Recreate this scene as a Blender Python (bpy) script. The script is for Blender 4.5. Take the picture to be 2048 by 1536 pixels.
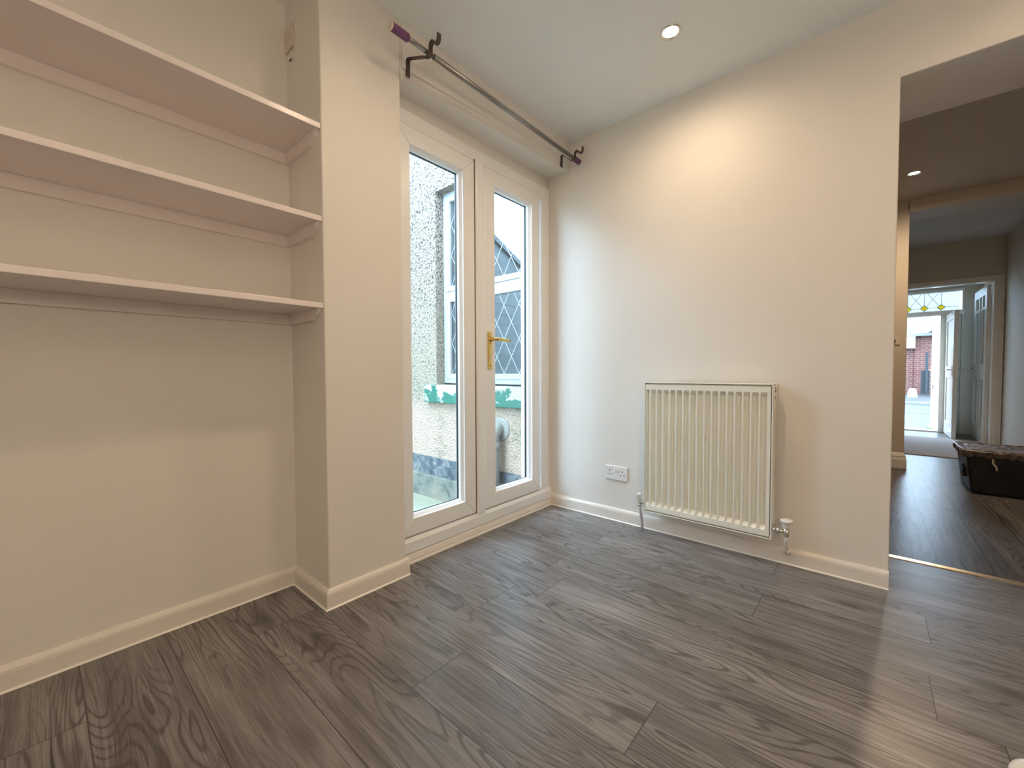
import bpy, bmesh, math, random
from mathutils import Vector, Matrix
random.seed(7)
scene = bpy.context.scene
for o in list(bpy.data.objects): bpy.data.objects.remove(o)
COL = scene.collection

# ------------------------------------------------------------------ camera
yaw, pit, rol = math.radians(40.9), math.radians(-1.75), math.radians(0.22)
fw = Vector((-math.sin(yaw)*math.cos(pit), math.cos(yaw)*math.cos(pit), math.sin(pit)))
rt = Vector((math.cos(yaw), math.sin(yaw), 0)); dn = fw.cross(rt)
r2 = rt*math.cos(rol)+dn*math.sin(rol); d2 = -rt*math.sin(rol)+dn*math.cos(rol)
cam = bpy.data.cameras.new('camera'); cam.sensor_width = 36; cam.lens = 824/2048*36
cam.clip_start = .02; cam.clip_end = 200
co = bpy.data.objects.new('camera', cam); COL.objects.link(co)
m = Matrix((r2, -d2, -fw)).transposed().to_4x4(); m.translation = (0, 0, .93)
co.matrix_world = m; scene.camera = co

# ------------------------------------------------------------------ sky, exposure
W = bpy.data.worlds.new('sky'); scene.world = W; W.use_nodes = True
nt = W.node_tree; nt.nodes.clear()
wo = nt.nodes.new('ShaderNodeOutputWorld'); bg = nt.nodes.new('ShaderNodeBackground')
tc = nt.nodes.new('ShaderNodeTexCoord'); sp = nt.nodes.new('ShaderNodeSeparateXYZ')
cr = nt.nodes.new('ShaderNodeValToRGB')
nt.links.new(tc.outputs['Generated'], sp.inputs[0]); nt.links.new(sp.outputs[2], cr.inputs[0])
cr.color_ramp.elements[0].position = 0; cr.color_ramp.elements[0].color = (.53, .75, 1, 1)
cr.color_ramp.elements[1].position = .7; cr.color_ramp.elements[1].color = (.59, .79, 1, 1)
nt.links.new(cr.outputs[0], bg.inputs[0]); bg.inputs[1].default_value = 17
nt.links.new(bg.outputs[0], wo.inputs[0])
vs = scene.view_settings
scene.display_settings.display_device = 'sRGB'
vs.view_transform = 'Standard'; vs.look = 'None'; vs.gamma = 1; vs.exposure = 0.10
try: vs.use_curve_mapping = False
except Exception: pass
LAMP_W = 40.0; HALL_W = 85; FILL_W = 60
LAMP_COL = (1.0, .735, .475)

# ------------------------------------------------------------------ material helpers
def mat(name, col=(.8, .8, .8), rough=.5, metal=0, spec=.5, coat=0):
    m = bpy.data.materials.new(name); m.use_nodes = True
    b = m.node_tree.nodes['Principled BSDF']
    b.inputs['Base Color'].default_value = (*col, 1); b.inputs['Roughness'].default_value = rough
    b.inputs['Metallic'].default_value = metal; b.inputs['Specular IOR Level'].default_value = spec
    b.inputs['Coat Weight'].default_value = coat
    return m
class G:
    """small node-graph helper"""
    def __init__(s, m): s.m = m; s.t = m.node_tree; s.b = s.t.nodes['Principled BSDF']
    def n(s, typ, ins=None, **kw):
        x = s.t.nodes.new(typ)
        for k, v in kw.items(): setattr(x, k, v)
        for k, v in (ins or {}).items():
            if isinstance(v, bpy.types.NodeSocket): s.t.links.new(v, x.inputs[k])
            else: x.inputs[k].default_value = v
        return x
    def math(s, op, a, b=0.0, c=0.0): return s.n('ShaderNodeMath', {0: a, 1: b, 2: c}, operation=op).outputs[0]
    def obj(s): return s.n('ShaderNodeTexCoord').outputs['Object']
    def mapping(s, v, sc=(1, 1, 1), loc=(0, 0, 0), rot=(0, 0, 0)):
        return s.n('ShaderNodeMapping', {0: v, 'Scale': sc, 'Location': loc, 'Rotation': rot}).outputs[0]
    def noise(s, v, sc, det=3, rg=.5, dist=0):
        return s.n('ShaderNodeTexNoise', {'Vector': v, 'Scale': sc, 'Detail': det, 'Roughness': rg, 'Distortion': dist}).outputs[0]
    def ramp(s, f, pts, interp='LINEAR'):
        r = s.n('ShaderNodeValToRGB', {0: f}); cr = r.color_ramp; cr.interpolation = interp
        while len(cr.elements) < len(pts): cr.elements.new(.5)
        for e, (p, c) in zip(cr.elements, pts):
            e.position = p; e.color = (*c, 1) if len(c) == 3 else (c[0], c[0], c[0], 1)
        return r.outputs[0]
    def mix(s, f, a, b, bt='MIX'):
        x = s.n('ShaderNodeMix', data_type='RGBA', blend_type=bt)
        for i, v in ((0, f), (6, a), (7, b)):
            if isinstance(v, bpy.types.NodeSocket): s.t.links.new(v, x.inputs[i])
            else: x.inputs[i].default_value = v if i == 0 else (*v, 1)
        return x.outputs[2]
    def base(s, c): s.t.links.new(c, s.b.inputs['Base Color'])
    def rough(s, c): s.t.links.new(c, s.b.inputs['Roughness'])
    def bump(s, h, st=.2, dist=.01):
        x = s.n('ShaderNodeBump', {'Height': h, 'Strength': st, 'Distance': dist}); s.t.links.new(x.outputs[0], s.b.inputs['Normal'])

def paint(name, col, rough, bs=.06, bscale=60, big=.03):
    m = mat(name, col, rough); g = G(m); o = g.obj()
    n1 = g.noise(o, 3.0, 3); c = g.mix(n1, tuple(x*(1-big) for x in col), tuple(min(1, x*(1+big)) for x in col)); g.base(c)
    g.bump(g.noise(o, bscale, 4), bs, .004); return m

M = {}
M['wall'] = paint('cream emulsion wall paint', (.80, .775, .735), .55)
M['ceil'] = paint('matt white ceiling paint', (.88, .90, .90), .8)
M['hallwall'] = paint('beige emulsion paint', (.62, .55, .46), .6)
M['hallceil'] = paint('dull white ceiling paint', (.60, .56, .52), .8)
M['gloss'] = paint('white gloss wood paint', (.80, .76, .71), .22, .12, 25)
M['pink'] = paint('lilac white shelf paint', (.85, .785, .775), .25, .25, 14)
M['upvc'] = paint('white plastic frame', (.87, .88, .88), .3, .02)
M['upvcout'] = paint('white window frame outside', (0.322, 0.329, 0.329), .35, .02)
M['seal'] = mat('white sealant', (.88, .86, .8), .3)
M['rad'] = paint('off white radiator enamel', (.86, .87, .80), .30, .02)
M['white'] = mat('white plastic', (.82, .82, .82), .35)
M['black'] = mat('black rubber', (.01, .011, .013), .6)
M['gap'] = mat('dark gap', (.03, .02, .015), .8)
M['brass'] = mat('polished brass', (.78, .55, .19), .22, 1)
M['chrome'] = mat('chrome', (.7, .68, .65), .2, 1)
M['steel'] = mat('pole steel', (.30, .30, .29), .38, .8)
M['iron'] = mat('dark iron', (.10, .085, .075), .5, .6)
g = G(M['iron']); g.base(g.ramp(g.noise(g.obj(), 60, 4), [(.4, (.09, .085, .08)), (.62, (.17, .09, .06))]))
M['purple'] = mat('purple plastic', (.15, .055, .15), .55)
M['pipelight'] = mat('painted grey copper pipe', (.52, .51, .52), .4)
M['valvegrey'] = mat('grey green valve body', (.55, .58, .50), .4)
M['strip'] = mat('worn metal threshold', (.72, .66, .58), .25, .9)
M['pipe'] = mat('grey plastic pipe', (.24, .225, .20), .45)
M['lead'] = mat('lead strip', (.55, .60, .64), .4, .3)
M['leaddark'] = mat('dark lead', (.10, .11, .13), .5, .3)
M['yellow'] = mat('yellow stained glass', (.85, .62, .02), .15)
M['yellow'].node_tree.nodes['Principled BSDF'].inputs['Transmission Weight'].default_value = .7
M['tape'] = mat('plastic offwhite', (.7, .62, .5), .4)

def glass(name, tint=(.95, .98, .97), refl=1.0, rough=0.0, ior=1.5):
    """thin pane: transparent plus a Schlick mirror term, the same from either side"""
    m = bpy.data.materials.new(name); m.use_nodes = True; t = m.node_tree; t.nodes.clear()
    o = t.nodes.new('ShaderNodeOutputMaterial'); mx = t.nodes.new('ShaderNodeMixShader')
    tr = t.nodes.new('ShaderNodeBsdfTransparent'); gl = t.nodes.new('ShaderNodeBsdfGlossy'); ge = t.nodes.new('ShaderNodeNewGeometry')
    tr.inputs[0].default_value = (*tint, 1); gl.inputs['Roughness'].default_value = rough
    f0 = ((ior-1)/(ior+1))**2
    def mth(op, a, b):
        x = t.nodes.new('ShaderNodeMath'); x.operation = op; x.use_clamp = op in ('MULTIPLY_ADD', 'ADD')
        for k, v in enumerate((a, b)):
            if isinstance(v, bpy.types.NodeSocket): t.links.new(v, x.inputs[k])
            else: x.inputs[k].default_value = v
        return x.outputs[0]
    d = t.nodes.new('ShaderNodeVectorMath'); d.operation = 'DOT_PRODUCT'
    t.links.new(ge.outputs['Incoming'], d.inputs[0]); t.links.new(ge.outputs['Normal'], d.inputs[1])
    c = mth('SUBTRACT', 1.0, mth('ABSOLUTE', d.outputs['Value'], 0.0))
    f = mth('ADD', mth('MULTIPLY', mth('POWER', c, 5.0), (1-f0)*refl), f0*refl)
    t.links.new(f, mx.inputs[0])
    t.links.new(tr.outputs[0], mx.inputs[1]); t.links.new(gl.outputs[0], mx.inputs[2]); t.links.new(mx.outputs[0], o.inputs[0])
    return m
M['glass'] = glass('clear window glass')
M['glassn'] = glass('leaded window glass', (.55, .6, .62), 1.6, 0.0, 2.2)
M['obsc'] = glass('obscure glass', (.7, .74, .74), 1.3, .06, 1.8); M['side'] = glass('tinted side glass', (.28, .29, .29), 1.2, .05, 1.6)
M['lightglass'] = glass('transom glass', (.93, .97, .99), 1)

def emis(name, col, s):
    m = bpy.data.materials.new(name); m.use_nodes = True; b = m.node_tree.nodes['Principled BSDF']
    b.inputs['Base Color'].default_value = (*col, 1); b.inputs['Emission Color'].default_value = (*col, 1); b.inputs['Emission Strength'].default_value = s
    return m
M['lamp'] = emis('lamp glass', (1, .86, .62), 14)

# laminate planks
def wood(name, tint=1.0, rough=.33, bmp=.05, gw=1.0):
    m = mat(name, (.2, .17, .15), rough); g = G(m)
    uv = g.n('ShaderNodeUVMap', uv_map='grain').outputs[0]; ed = g.n('ShaderNodeUVMap', uv_map='edge').outputs[0]
    at = g.n('ShaderNodeAttribute', attribute_name='rnd')
    low = g.noise(g.mapping(uv, (1.3, 6.0, 1)), 1.0, 2)
    sepx = g.n('ShaderNodeSeparateXYZ', {0: uv})
    v2 = g.math('ADD', sepx.outputs[1], g.math('MULTIPLY_ADD', low, .055, -.027))
    w = g.n('ShaderNodeCombineXYZ', {0: sepx.outputs[0], 1: v2, 2: 0.0}).outputs[0]
    fine = g.noise(g.mapping(w, (6, 330, 1)), 1.0, 3, .6)
    mid = g.noise(g.mapping(w, (2.0, 75, 1)), 1.0, 4, .65)
    wide = g.noise(g.mapping(w, (1.2, 18, 1)), 1.0, 3, .6)
    blot = g.noise(g.mapping(uv, (1.8, 7, 1)), 1.0, 4, .6)
    a = g.ramp(blot, [(.28, (.125, .114, .112)), (.50, (.205, .195, .194)), (.72, (.292, .280, .278))])
    a = g.mix(g.ramp(wide, [(.46, (0.,)), (.72, (.6,))]), a, (.078, .066, .060))
    # contour rings of a smooth stretched field give the cathedral figure
    cf = g.noise(g.mapping(w, (1.25, 7.5, 1), (3.7, 1.2, 0)), 1.0, 1.5, .4, .25)
    cl = g.math('SINE', g.math('MULTIPLY', cf, 150.0))
    cm = g.ramp(g.noise(g.mapping(uv, (.9, 3.4, 1), (11, 7, 0)), 1.0, 2), [(.42, (.12,)), (.54, (.95,))])
    a = g.mix(g.math('MULTIPLY', g.ramp(cl, [(.35, (0.,)), (.95, (.9,))]), cm), a, (.062, .050, .045))
    a = g.mix(g.ramp(mid, [(.50, (0.,)), (.68, (.72,))]), a, (.066, .054, .048))
    a = g.mix(g.ramp(mid, [(.30, (.45,)), (.44, (0.,))]), a, (.38, .365, .36))
    a = g.mix(g.ramp(fine, [(.50, (0.,)), (.75, (.5,))]), a, (.07, .058, .052))
    a = g.mix(g.ramp(fine, [(.28, (.5,)), (.46, (0.,))]), a, (.40, .385, .38))
    crack = g.noise(g.mapping(w, (1.9, 62, 1), (5, 3, 0)), 1.0, 2, .4)
    a = g.mix(g.ramp(crack, [(.715, (0.,)), (.745, (.85,))]), a, (.026, .020, .018))
    kv = g.n('ShaderNodeTexVoronoi', {'Vector': g.mapping(w, (2.1, 6.2, 1)), 'Scale': 1.0, 'Randomness': 1.0}, feature='F1')
    kd = g.math('ADD', kv.outputs['Distance'], g.math('MULTIPLY_ADD', mid, .12, -.06))
    a = g.mix(g.ramp(kd, [(.04, (.95,)), (.09, (.55,)), (.24, (0.,))]), a, (.045, .035, .031))
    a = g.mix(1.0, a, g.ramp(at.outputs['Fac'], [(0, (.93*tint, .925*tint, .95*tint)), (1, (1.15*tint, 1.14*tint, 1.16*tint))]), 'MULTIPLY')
    # edge grooves (edge uv holds metres to nearest seam)
    se = g.n('ShaderNodeSeparateXYZ', {0: ed})
    def ds(s_, w_): return s_
    hx = g.math('MINIMUM', se.outputs[0], se.outputs[1])
    gr = g.ramp(g.math('MULTIPLY', hx, 100.0), [(.07*gw, (1.,)), (.16*gw, (0.,))])
    a = g.mix(gr, a, (.022, .017, .014)); g.base(a)
    g.rough(g.math('MULTIPLY_ADD', fine, .18, rough-.08))
    h = g.math('SUBTRACT', g.math('MULTIPLY', fine, -.25), gr); g.bump(h, bmp, .001)
    return m
M['wood'] = wood('grey brown oak laminate')
M['wood'].node_tree.nodes['Principled BSDF'].inputs['Specular IOR Level'].default_value = .65
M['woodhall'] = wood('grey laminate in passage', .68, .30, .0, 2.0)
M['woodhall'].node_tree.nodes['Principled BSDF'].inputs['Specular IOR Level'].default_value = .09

def pebble():
    m = mat('pebbledash render', (.7, .7, .65), .9); g = G(m); o = g.obj()
    z = g.n('ShaderNodeSeparateXYZ', {0: o}).outputs[2]; x = g.n('ShaderNodeSeparateXYZ', {0: o}).outputs[0]
    v = g.n('ShaderNodeTexVoronoi', {'Vector': o, 'Scale': 62.0}).outputs['Distance']; n = g.noise(o, 90, 4, .7); n2 = g.noise(o, 3.2, 4, .6)
    pits = g.ramp(g.math('ADD', g.math('MULTIPLY', v, .55), g.math('MULTIPLY', n, .5)), [(.40, (.38, .31, .25)), (.56, (.27, .22, .178)), (.70, (.055, .046, .040))])
    cream = g.ramp(g.math('ADD', g.math('MULTIPLY', v, .5), g.math('MULTIPLY', n, .5)), [(.42, (.39, .32, .24)), (.60, (.29, .24, .18)), (.75, (.10, .085, .066))])
    zf = g.math('ADD', z, g.math('MULTIPLY', n2, .8))
    a = g.mix(g.ramp(zf, [(0, (0.,)), (1, (1.,))]), cream, cream)
    k = g.n('ShaderNodeMapRange', {0: zf, 1: 1.5, 2: 2.3}).outputs[0]; a = g.mix(k, cream, pits)
    # green algae low on the left, pinkish patches at the bottom
    ga = g.n('ShaderNodeMapRange', {0: z, 1: .95, 2: .35}).outputs[0]
    a = g.mix(g.math('MULTIPLY', ga, g.ramp(g.noise(o, 4.5, 4), [(.5, (0.,)), (.66, (.55,))])), a, (0.132, 0.162, 0.090))
    pk = g.n('ShaderNodeMapRange', {0: z, 1: .70, 2: .50}).outputs[0]; pn = g.ramp(g.noise(o, 5.0, 5, .6, .8), [(.36, (.25,)), (.46, (.9,))])
    a = g.mix(g.math('MULTIPLY', pk, pn), a, (.56, .40, .31)); g.base(a)
    g.bump(g.math('ADD', v, n), .9, .02); return m
M['pebble'] = pebble()
def bitumen():
    m = mat('bitumen paint', (.05, .07, .1), .5); g = G(m); o = g.obj()
    a = g.ramp(g.noise(o, 11, 6, .7, .6), [(.34, (.030, .038, .048)), (.50, (.075, .088, .102)), (.60, (.17, .175, .17)), (.70, (.33, .31, .27))]); g.base(a); g.bump(g.noise(o, 40, 4), .5, .01); return m
M['bitumen'] = bitumen()
def plinth():
    m = mat('stained concrete', (0.240, 0.240, 0.210), .6); g = G(m); o = g.obj()
    a = g.ramp(g.noise(o, 6, 6, .65, .5), [(.3, (0.054, 0.060, 0.054)), (.45, (0.144, 0.144, 0.120)), (.62, (0.210, 0.186, 0.138)), (.8, (0.114, 0.144, 0.108))]); g.base(a); g.bump(g.noise(o, 50, 4), .6, .01); return m
M['plinth'] = plinth()
def wetground():
    m = mat('wet green concrete', (.34, .4, .34), .3); g = G(m); o = g.obj()
    g.base(g.ramp(g.noise(o, 4, 5, .6), [(.3, (.22, .22, .16)), (.7, (.33, .32, .24))])); return m
M['wet'] = wetground()
def sillpaint():
    m = mat('peeling white paint over green', (.8, .8, .8), .5); g = G(m); o = g.obj()
    n = g.noise(g.mapping(o, (1, 1, 1.3), (2.13, 0, .3)), 6.5, 5, .62, .6); z = g.n('ShaderNodeSeparateXYZ', {0: o}).outputs[2]
    zz = g.n('ShaderNodeMapRange', {0: z, 1: .80, 2: .64}).outputs[0]
    f = g.math('ADD', n, g.math('MULTIPLY', zz, .21))
    a = g.ramp(f, [(.0, (0.358, 0.364, 0.358)), (.585, (0.358, 0.364, 0.358)), (.590, (0.182, 0.202, 0.195)), (.598, (0.016, 0.111, 0.072)), (1, (0.019, 0.130, 0.091))])
    cr = g.ramp(g.noise(o, 38, 5, .7), [(.66, (0.,)), (.70, (.7,))]); a = g.mix(cr, a, (.3, .31, .3)); g.base(a); g.bump(f, .4, .01); return m
M['sill'] = sillpaint()
def brick(name, c1, c2, mo, sc=1.0, axes=None):
    m = mat(name, c1, .85); g = G(m); o = g.obj()
    s = g.n('ShaderNodeSeparateXYZ', {0: o}); uu = g.math('ADD', s.outputs[0], s.outputs[1])
    v = g.n('ShaderNodeCombineXYZ', {0: uu, 1: s.outputs[2], 2: 0.0}).outputs[0]
    b = g.n('ShaderNodeTexBrick', {'Vector': v, 'Color1': (*c1, 1), 'Color2': (*c2, 1), 'Mortar': (*mo, 1), 'Scale': sc, 'Mortar Size': .012, 'Brick Width': .23, 'Row Height': .078, 'Bias': .0})
    g.base(b.outputs[0]); return m
M['brick'] = brick('red brick', (.070, .013, .009), (.10, .028, .018), (.11, .08, .068))
M['brickdark'] = brick('dark brick', (.14, .05, .04), (.2, .08, .06), (.3, .25, .22))
def slate(name, c1, c2, mo, w=.3, h=.14):
    m = mat(name, c1, .6); g = G(m); o = g.obj()
    s = g.n('ShaderNodeSeparateXYZ', {0: o}); uu = g.math('ADD', s.outputs[0], s.outputs[1])
    v = g.n('ShaderNodeCombineXYZ', {0: uu, 1: s.outputs[2], 2: 0.0}).outputs[0]
    b = g.n('ShaderNodeTexBrick', {'Vector': v, 'Color1': (*c1, 1), 'Color2': (*c2, 1), 'Mortar': (*mo, 1), 'Scale': 1.0, 'Mortar Size': .008, 'Brick Width': w, 'Row Height': h})
    g.base(g.mix(.4, b.outputs[0], g.ramp(g.noise(o, 5, 5), [(.3, c1), (.7, c2)]))); return m
M['slate'] = slate('grey roof slate', (.034, .035, .035), (.044, .045, .045), (.018, .02, .02))
M['slatedk'] = slate('dark slate cladding', (.17, .20, .22), (.24, .27, .28), (.05, .06, .07), .34, .17)
M['drive'] = paint('pale wet concrete', (.085, .088, .085), .45, .3, 5, .2)
M['asph'] = paint('pale tarmac', (.075, .077, .078), .8)
M['timberdk'] = mat('dark blue gate', (.008, .012, .016), .7)
M['stone'] = paint('mossy stone', (.36, .40, .22), .9)
M['hedge'] = mat('green leaves', (.12, .22, .06), .8)
def carpet():
    m = mat('grey brown carpet', (.33, .29, .27), .95); g = G(m); o = g.obj()
    n = g.noise(g.mapping(o, (1, 3, 1)), 40, 4, .7); n2 = g.noise(g.mapping(o, (2, 5, 1)), 3, 4)
    g.base(g.mix(n2, g.ramp(n, [(.3, (.40, .35, .33)), (.7, (.64, .57, .54))]), (.52, .46, .44))); g.bump(n, .6, .01); return m
M['carpet'] = carpet()
def crate():
    m = mat('black scuffed plastic', (.012, .011, .011), .42); g = G(m); o = g.obj()
    g.base(g.ramp(g.noise(o, 12, 5, .7), [(.55, (.012, .011, .011)), (.78, (.05, .042, .038))])); g.bump(g.noise(o, 25, 3), .3, .006); return m
M['crate'] = crate(); M['crate'].node_tree.nodes['Principled BSDF'].inputs['Specular IOR Level'].default_value = .25
def cratelid():
    m = mat('dusty worn lid', (.1, .08, .07), .42); g = G(m); o = g.obj()
    g.base(g.ramp(g.noise(o, 8, 6, .75, 1.0), [(.36, (.02, .018, .016)), (.5, (.11, .085, .07)), (.62, (.20, .16, .14)), (.7, (.05, .04, .035))])); g.bump(g.noise(o, 14, 4), .5, .01); return m
M['lid'] = cratelid()
M['foil'] = mat('shiny worn rim', (.55, .5, .46), .3, .5)

# ------------------------------------------------------------------ mesh helpers
def link(name, bm, m, parent=None, smooth=False, bev=0, seg=2):
    me = bpy.data.meshes.new(name); bmesh.ops.recalc_face_normals(bm, faces=bm.faces); bm.to_mesh(me); bm.free()
    o = bpy.data.objects.new(name, me); COL.objects.link(o)
    for x in (m if isinstance(m, (list, tuple)) else [m]): me.materials.append(M[x] if isinstance(x, str) else x)
    if smooth:
        for p in me.polygons: p.use_smooth = True
    if bev:
        b = o.modifiers.new('bevel', 'BEVEL'); b.width = bev; b.segments = seg; b.limit_method = 'ANGLE'; b.angle_limit = math.radians(40)
    if parent is not None:
        o.parent = parent; o.matrix_parent_inverse = parent_inv(parent)
    return o
def parent_inv(p):
    mm = Matrix.Identity(4); q = p
    # parents are only ever placed by location, so undo their world location
    loc = Vector()
    chain = []
    while q is not None: chain.append(q); q = q.parent
    wm = Matrix.Identity(4)
    for c in reversed(chain): wm = wm @ c.matrix_parent_inverse @ Matrix.Translation(c.location)
    return wm.inverted()
def tag(o, label=None, cat=None, group=None, kind=None):
    if label: o['label'] = label
    if cat: o['category'] = cat
    if group: o['group'] = group
    if kind: o['kind'] = kind
    return o
def empty(name, loc=(0, 0, 0)):
    o = bpy.data.objects.new(name, None); COL.objects.link(o); o.location = loc; o.empty_display_size = .05; return o
def box(bm, a, b, mi=0):
    x0, x1 = sorted((a[0], b[0])); y0, y1 = sorted((a[1], b[1])); z0, z1 = sorted((a[2], b[2]))
    v = [bm.verts.new(p) for p in ((x0, y0, z0), (x1, y0, z0), (x1, y1, z0), (x0, y1, z0), (x0, y0, z1), (x1, y0, z1), (x1, y1, z1), (x0, y1, z1))]
    for f in ((0, 3, 2, 1), (4, 5, 6, 7), (0, 1, 5, 4), (1, 2, 6, 5), (2, 3, 7, 6), (3, 0, 4, 7)):
        bm.faces.new([v[i] for i in f]).material_index = mi
def prism(bm, pts, d, mi=0):
    """closed polygon pts (3D) extruded by vector d"""
    a = [bm.verts.new(p) for p in pts]; b = [bm.verts.new(Vector(p)+Vector(d)) for p in pts]; n = len(a)
    fs = [bm.faces.new(a), bm.faces.new(b[::-1])]
    for i in range(n): fs.append(bm.faces.new((a[i], b[i], b[(i+1) % n], a[(i+1) % n])))
    for f in fs: f.material_index = mi
def tube(bm, pts, r, n=16, cap=True, mi=0):
    pts = [Vector(p) for p in pts]; rs = r if isinstance(r, (list, tuple)) else [r]*len(pts); rings = []; prev = None
    for i, p in enumerate(pts):
        t = (pts[min(i+1, len(pts)-1)]-pts[max(i-1, 0)]).normalized()
        if prev is None:
            u = t.orthogonal().normalized()
        else:
            u = (prev-t*prev.dot(t)).normalized()
        prev = u; w = t.cross(u)
        rings.append([bm.verts.new(p+(u*math.cos(2*math.pi*k/n)+w*math.sin(2*math.pi*k/n))*rs[i]) for k in range(n)])
    for i in range(len(rings)-1):
        for k in range(n):
            f = bm.faces.new((rings[i][k], rings[i][(k+1) % n], rings[i+1][(k+1) % n], rings[i+1][k])); f.material_index = mi; f.smooth = True
    if cap:
        for q in (rings[0][::-1], rings[-1]): bm.faces.new(q).material_index = mi
def sweep(bm, prof, path, closed=False, side=1):
    """prof: (out, up) pairs; path: XY points at z=0. 'out' is to the right of travel when side=1"""
    P = [Vector((p[0], p[1])) for p in path]; n = len(P); rows = []
    for i in range(n):
        def nrm(a, b):
            d = (P[b]-P[a]).normalized(); return Vector((d.y, -d.x))*side
        if i == 0 and not closed: nn = nrm(0, 1); sc = 1
        elif i == n-1 and not closed: nn = nrm(n-2, n-1); sc = 1
        else:
            a = nrm((i-1) % n, i); b = nrm(i, (i+1) % n); nn = (a+b).normalized(); sc = 1/max(.3, nn.dot(a))
        rows.append([bm.verts.new((P[i].x+nn.x*o*sc, P[i].y+nn.y*o*sc, u)) for o, u in prof])
    m_ = len(prof)
    for i in range(n-1 if not closed else n):
        for k in range(m_):
            bm.faces.new((rows[i][k], rows[(i+1) % n][k], rows[(i+1) % n][(k+1) % m_], rows[i][(k+1) % m_]))
    if not closed: bm.faces.new(rows[0]); bm.faces.new(rows[-1][::-1])
def struct(name, bm, m, parent=None, **k):
    o = link(name, bm, m, parent, **k)
    if parent is None: o['kind'] = 'structure'
    return o
def B(*boxes):
    bm = bmesh.new()
    for a, b in boxes: box(bm, a, b)
    return bm

# ------------------------------------------------------------------ room shell
H = 2.44; XA = -1.905; XP = -1.595; YP0 = .735; YP1 = 1.09; YR = 2.353; YT = 2.785; XJ = .078
struct('wall_left', B(((-2.05, -1.6, -.05), (XA, YP0+.02, H+.2))), 'wall')
struct('wall_left_pier', B(((-1.95, YP0, -.05), (XP, YP1, H+.2))), 'wall', bev=.006)
bm = bmesh.new()
prism(bm, [(-1.95, YP1, 2.238), (XP-.003, YP1, 2.238), (-1.528, YR+.02, 2.252), (-1.95, YR+.02, 2.252)], (0, 0, .40)); struct('wall_lintel', bm, 'wall', bev=.006)
struct('wall_door_head', B(((-1.95, YP1-.01, 2.172), (-1.705, YR+.01, 2.30))), 'wall')
bm = bmesh.new(); prism(bm, [(-1.95, YR, -.4), (XJ, YR, -.4), (XJ, YR, 2.131), (1.75, YR, 2.131), (1.75, YR, -.4), (2.1, YR, -.4), (2.1, YR, H+1), (-1.95, YR, H+1)], (0, YT-YR, 0))
struct('wall_far', bm, 'wall', bev=.004)
struct('wall_right', B(((1.6, -1.6, -.05), (1.75, YR, H+.2))), 'wall')
struct('wall_rear', B(((-2.05, -1.75, -.05), (1.75, -1.6, H+.2))), 'wall')
TILT = .028
def zc_(y): return H+(YR-y)*TILT
bm = bmesh.new(); prism(bm, [(-2.05, -1.75, zc_(-1.75)), (-2.05, YR+.01, zc_(YR+.01)), (-2.05, YR+.01, H+.25), (-2.05, -1.75, H+.25)], (3.8, 0, 0)); struct('ceiling', bm, 'ceil')

# floor of planks
def planks(name, rows, along, m, z=0, seed=1, L=1.29, clip=None):
    """rows: (w0, w1, joint or None, lo, hi); along 'x' or 'y'"""
    rr = random.Random(seed); bm = bmesh.new(); ug = bm.loops.layers.uv.new('grain'); ue = bm.loops.layers.uv.new('edge'); rl = bm.faces.layers.float.new('rnd')
    for w0, w1, j, lo, hi in rows:
        if j is None: j = rr.uniform(0, L)
        k = math.floor((lo-j)/L); a = j+k*L
        while a < hi:
            s, e = max(a, lo), min(a+L, hi)
            if e-s > 1e-4:
                ru, rv = rr.uniform(0, 90), rr.uniform(0, 90); rn = rr.random(); flip = rr.choice((1, -1))
                # split so that the edge map stays linear: margins of 4 mm round each plank
                es = [s, s+.004, e-.004, e]; ws = [w0, w0+.004, w1-.004, w1]
                if e-s < .01: es = [s, e]
                g_ = [[bm.verts.new((p, q, z) if along == 'x' else (q, p, z)) for q in ws] for p in es]
                for i in range(len(es)-1):
                    for jx in range(3):
                        vs_ = [(i, jx), (i+1, jx), (i+1, jx+1), (i, jx+1)]
                        f = bm.faces.new([g_[p][q] for p, q in vs_]); f[rl] = rn
                        for lp, (p, q) in zip(f.loops, vs_):
                            lp[ug].uv = (ru+(es[p]-s), rv+flip*(ws[q]-w0))
                            lp[ue].uv = (min(es[p]-a, a+L-es[p]), min(ws[q]-w0, w1-ws[q]))
            a += L
    me = bpy.data.meshes.new(name); bm.normal_update(); bm.to_mesh(me); bm.free()
    if me.polygons[0].normal.z < 0: me.flip_normals()
    o = bpy.data.objects.new(name, me); COL.objects.link(o); me.materials.append(M[m]); o['kind'] = 'structure'; return o
J = {7: -.313, 6: -1.115, 5: -.318, 4: -1.137, 3: -1.02, 2: -1.148, 1: -.433, 0: -1.001, -2: -.75}
rows = []
for k in range(-11, 10):
    w0 = .698+.2107*k; w1 = w0+.2107
    if w1 > 2.77: w1 = 2.77
    j = J.get(k)
    if k == 4: j = .267-1.29*0-1.404
    lo, hi = -2.0, 1.7
    if w0 > YR+.0: lo, hi = XJ, 1.8
    rows.append((w0, w1, j, lo, hi))
planks('floor', rows, 'x', 'wood', 0, 3)
rows = []
xs = .083
k0 = -9
for k in range(k0, 12):
    a = .083+.184*k; rows.append((a, a+.184, 2.885 if k == 0 else (3.75 if k == 1 else None), 2.77, 9.0 if -1 <= k <= 6 else 5.5))
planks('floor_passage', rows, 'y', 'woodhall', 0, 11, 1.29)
struct('floor_slab', B(((-2.2, -1.8, -.2), (2.2, 9.05, -.012))), 'plinth')
bm = bmesh.new()
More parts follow.
